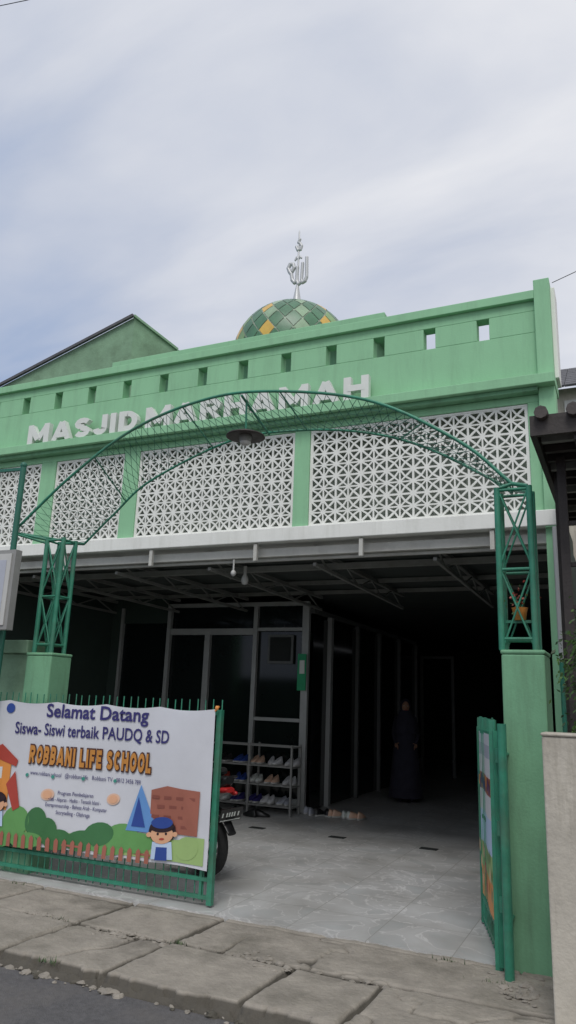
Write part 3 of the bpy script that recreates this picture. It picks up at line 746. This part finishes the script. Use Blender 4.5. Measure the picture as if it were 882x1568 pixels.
# ================================================================ LEFT SIDE POLE AND SIGN BOX
g=B();g.tube((-5.52,5.45,0),(-5.54,5.45,3.82),.03,'tealdark',10);g.ell((-5.54,5.45,3.84),(.035,.035,.035),'tealdark',10,8);g.sq((-5.54,5.45,3.80),(-6.6,5.45,3.83),.03,'tealdark')
g.tube((-5.54,5.45,3.12),(-5.30,5.66,3.05),.012,'teal');g.obj('sign_pole')
sb=empty('sign_box');g=B();RZ=Matrix.Rotation(math.radians(0),3,'Z')
g.box(-6.2,-5.26,5.22,5.30,2.14,2.90,'rackp');g.box(-6.16,-5.30,5.208,5.219,2.18,2.86,'white2');g.box(-6.1,-5.35,5.204,5.207,2.24,2.80,'p_grey')
g.tube((-5.5,5.30,2.6),(-5.53,5.42,2.6),.015,'steel');g.obj('sign_panel',sb,.008)
# ================================================================ RIGHT NEIGHBOUR
g=B();g.box(-.49,2.5,4.62,4.80,-.1,1.455,'plaster');g.box(-.495,2.5,4.61,4.81,1.455,1.475,'plaster');g.obj('white_garden_wall',None,.01)
nh=empty('neighbour_house')
g=B()
g.box(-.47,3.5,4.9,7.6,3.44,3.48,'brownroof')
g.box(-.50,3.5,4.86,4.90,3.36,3.50,'brown');g.box(-.50,-.46,4.90,7.6,3.36,3.50,'brown')
for i in range(12):
    y=5.1+i*.22;g.sq((-.45,y,3.41),(3.4,y,3.41),.05,'steel' if i%3==0 else 'brown')
for x in (-.2,.5,1.3): g.sq((x,4.9,3.35),(x,7.6,3.35),.06,'brown')
for i in range(20):
    x=-.42+i*.2;g.tube((x,4.80,3.50),(x,7.6,3.50),.045,'brownroof',8)
g.obj('awning',nh)
g=B();g.sq((-.36,5.5,1.4),(-.36,5.5,3.4),.06,'brown');g.sq((-.42,5.9,0),(-.42,5.9,3.4),.045,'brown');g.sq((-.12,5.3,0),(-.12,5.3,3.4),.07,'brown')
for z in (1.7,2.0,2.3,2.6,2.9): g.sq((-.36,5.5,z),(1.5,5.5,z),.03,'brown')
g.obj('awning_posts',nh)
g=B();g.box(-.3,4,8.5,8.7,0,3.4,'plaster');g.obj('house_wall',nh)
fh=empty('distant_house')
g=B()
M['rooft']=mat('grey_roof_tiles',(.10,.10,.11),.8,.25,6,.6,30)
g.box(-1.6,6,16,22,4,8.4,'plaster')
for r in range(9):
    z=8.35+r*.14;y=15.6+r*.22
    for c in range(30):
        x=-1.9+c*.26;g.box(x,x+.25,y,y+.27,z,z+.05,'rooft',Matrix.Rotation(.55,3,'X'))
g.box(-.9,-.1,15.95,15.99,6.9,8.1,'white2');g.box(-.82,-.55,15.93,15.945,7.0,8.0,'glass');g.box(-.48,-.2,15.93,15.945,7.0,8.0,'glass')
g.obj('house_body',fh)
g=B()
for i in range(2200):
    a=Vector((random.gauss(-.22,.085),random.gauss(5.0,.08),1.45+.85*random.random()**1.2))
    a.x+=.06*math.sin(a.z*9)+.10*(a.z-1.5)
    s=random.uniform(.012,.024);d=Vector((random.gauss(0,1),random.gauss(0,1)-.5,random.gauss(0,1))).normalized();u=d.orthogonal().normalized();v=d.cross(u)
    g.add([a-u*s,a+v*s*.45,a+u*s*1.1,a-v*s*.45],[(0,1,2,3)],random.choice(['leaf1','leaf1','leaf2']))
for i in range(8):
    x=-.26+i*.03;g.path([(x,5.0,0),(x,5.0,1.3),(x+.04,5.0,1.7),(x-.0,5.02,2.0),(x+.08,5.0,2.25)],.006,'bark',5)
g.obj('climbing_plant')
g=B()
A_=Vector((-9.49,12,9.72));L_=Vector((-16.5,12,7.65));B_=Vector((-9.0,13,9.30));C_=Vector((-6.0,19,6.8))
def wall(b,p,q,k,z0=3):
    b.add([(p.x,p.y,z0),(q.x,q.y,z0),tuple(q),tuple(p)],[(0,1,2,3)],k)
wall(g,L_,A_,'moss');wall(g,A_,B_,'moss');wall(g,B_,C_,'moss')
g.tube(L_+Vector((0,-.06,.02)),A_+Vector((0,-.06,.02)),.045,'rooft',4);g.tube(A_+Vector((0,-.04,.02)),B_+Vector((.02,0,.02)),.04,'moss',4);g.tube(B_,C_,.04,'moss',4)
g.obj('neighbour_gable_building')
g=B();g.path([(-.45,7.1,5.78),(.4,6.6,5.75),(1.4,6.2,5.8),(4,5,6.2)],.004,'black',5);g.obj('overhead_wire')
g=B();g.path([(-12.94,6,12.6),(-7.74,6,11.3),(-7.22,6,11.17),(-2.0,6,10.165)],.006,'black',5);g.obj('overhead_wire')
g=B()
for i in range(60):
    a=Vector((-.70+random.gauss(0,.045),5.57+random.gauss(0,.035),2.36+random.gauss(0,.045)));s=.013
    d=Vector((random.gauss(0,1),random.gauss(0,1),random.gauss(0,1))).normalized();u=d.orthogonal().normalized();v=d.cross(u)
    g.add([a-u*s,a+v*s*.6,a+u*s,a-v*s*.6],[(0,1,2,3)],random.choice(['p_red','p_brick','leaf1','leaf1']))
g.lathe((-.70,5.57,2.22),[(.0,0),(.04,0),(.055,.08),(.06,.09)],'p_orange',12);g.sq((-.80,5.57,2.21),(-.60,5.57,2.21),.02,'teal')
g.obj('flower_pot')
# ================================================================ SKY AND LIGHT
w=bpy.data.worlds.new('World');S.world=w;w.use_nodes=True;nt=w.node_tree;N=nt.nodes;L=nt.links
bg=N['Background'];bg.inputs['Strength'].default_value=.1
sky=N.new('ShaderNodeTexSky');sky.sky_type='NISHITA';sky.sun_disc=False
sky.sun_elevation=math.radians(55);sky.sun_rotation=math.radians(165)
tc=N.new('ShaderNodeTexCoord')
sx=N.new('ShaderNodeSeparateXYZ');L.new(tc.outputs['Generated'],sx.inputs[0])
az=N.new('ShaderNodeMath');az.operation='ADD';az.inputs[1].default_value=.35;L.new(sx.outputs['Z'],az.inputs[0])
mxz=N.new('ShaderNodeMath');mxz.operation='MAXIMUM';mxz.inputs[1].default_value=.12;L.new(az.outputs[0],mxz.inputs[0])
dv=N.new('ShaderNodeVectorMath');dv.operation='DIVIDE';cb=N.new('ShaderNodeCombineXYZ')
for i in range(3):L.new(mxz.outputs[0],cb.inputs[i])
L.new(tc.outputs['Generated'],dv.inputs[0]);L.new(cb.outputs[0],dv.inputs[1])
mp=N.new('ShaderNodeMapping');mp.inputs['Scale'].default_value=(1.2,2.6,1.2);mp.inputs['Rotation'].default_value=(0,0,math.radians(25));L.new(dv.outputs[0],mp.inputs['Vector'])
n1=N.new('ShaderNodeTexNoise');n1.inputs['Scale'].default_value=1.5;n1.inputs['Detail'].default_value=7;n1.inputs['Roughness'].default_value=.5;n1.inputs['Distortion'].default_value=.35
L.new(mp.outputs[0],n1.inputs['Vector'])
dt=N.new('ShaderNodeVectorMath');dt.operation='DOT_PRODUCT';dt.inputs[1].default_value=(.75,.0,.55);L.new(tc.outputs['Generated'],dt.inputs[0])
ma=N.new('ShaderNodeMath');ma.operation='MULTIPLY_ADD';ma.inputs[1].default_value=1.15;L.new(n1.outputs['Fac'],ma.inputs[0]);
mb=N.new('ShaderNodeMath');mb.operation='MULTIPLY_ADD';mb.inputs[1].default_value=.75;mb.inputs[2].default_value=.04;L.new(dt.outputs['Value'],mb.inputs[0]);L.new(mb.outputs[0],ma.inputs[2])
cr=N.new('ShaderNodeValToRGB');e=cr.color_ramp.elements
e[0].position=.25;e[0].color=(.37,.46,.65,1);e[1].position=.92;e[1].color=(.84,.85,.89,1)
q=e.new(.5);q.color=(.55,.60,.72,1);q=e.new(.68);q.color=(.68,.71,.79,1)
L.new(ma.outputs[0],cr.inputs[0])
sc=N.new('ShaderNodeVectorMath');sc.operation='SCALE';sc.inputs['Scale'].default_value=10.;L.new(cr.outputs[0],sc.inputs[0])
mi=N.new('ShaderNodeMix');mi.data_type='RGBA';mi.inputs['Factor'].default_value=.93;L.new(sky.outputs[0],mi.inputs['A']);L.new(sc.outputs[0],mi.inputs['B'])
L.new(mi.outputs['Result'],bg.inputs['Color'])
sl=bpy.data.lights.new('sun','SUN');sl.energy=1.5;sl.angle=math.radians(25);sl.color=(1,.97,.93)
so=bpy.data.objects.new('sun',sl);COL.objects.link(so)
el=math.radians(55);azm=math.radians(165)
dirv=Vector((math.sin(azm)*math.cos(el),math.cos(azm)*math.cos(el),math.sin(el)))
so.rotation_euler=dirv.to_track_quat('Z','Y').to_euler();so.location=(0,-10,20)
# ================================================================ CAMERA
th,ps,ro=.24933,.43388,.03785
Rv=Vector((math.cos(ps),math.sin(ps),0));Fv=Vector((-math.sin(ps)*math.cos(th),math.cos(ps)*math.cos(th),math.sin(th)));Uv=Rv.cross(Fv)
R2=Rv*math.cos(ro)+Uv*math.sin(ro);U2=Uv*math.cos(ro)-Rv*math.sin(ro)
cam=bpy.data.cameras.new('camera');cam.sensor_fit='VERTICAL';cam.sensor_height=36;cam.lens=1130.8/1568*36;cam.clip_end=1000
co=bpy.data.objects.new('camera',cam);COL.objects.link(co)
mw=Matrix.Identity(4)
for i in range(3): mw[i][0]=R2[i];mw[i][1]=U2[i];mw[i][2]=-Fv[i]
mw[0][3],mw[1][3],mw[2][3]=0,0,1.6
co.matrix_world=mw
S.camera=co
S.view_settings.view_transform='Standard';S.view_settings.look='None';S.view_settings.exposure=0
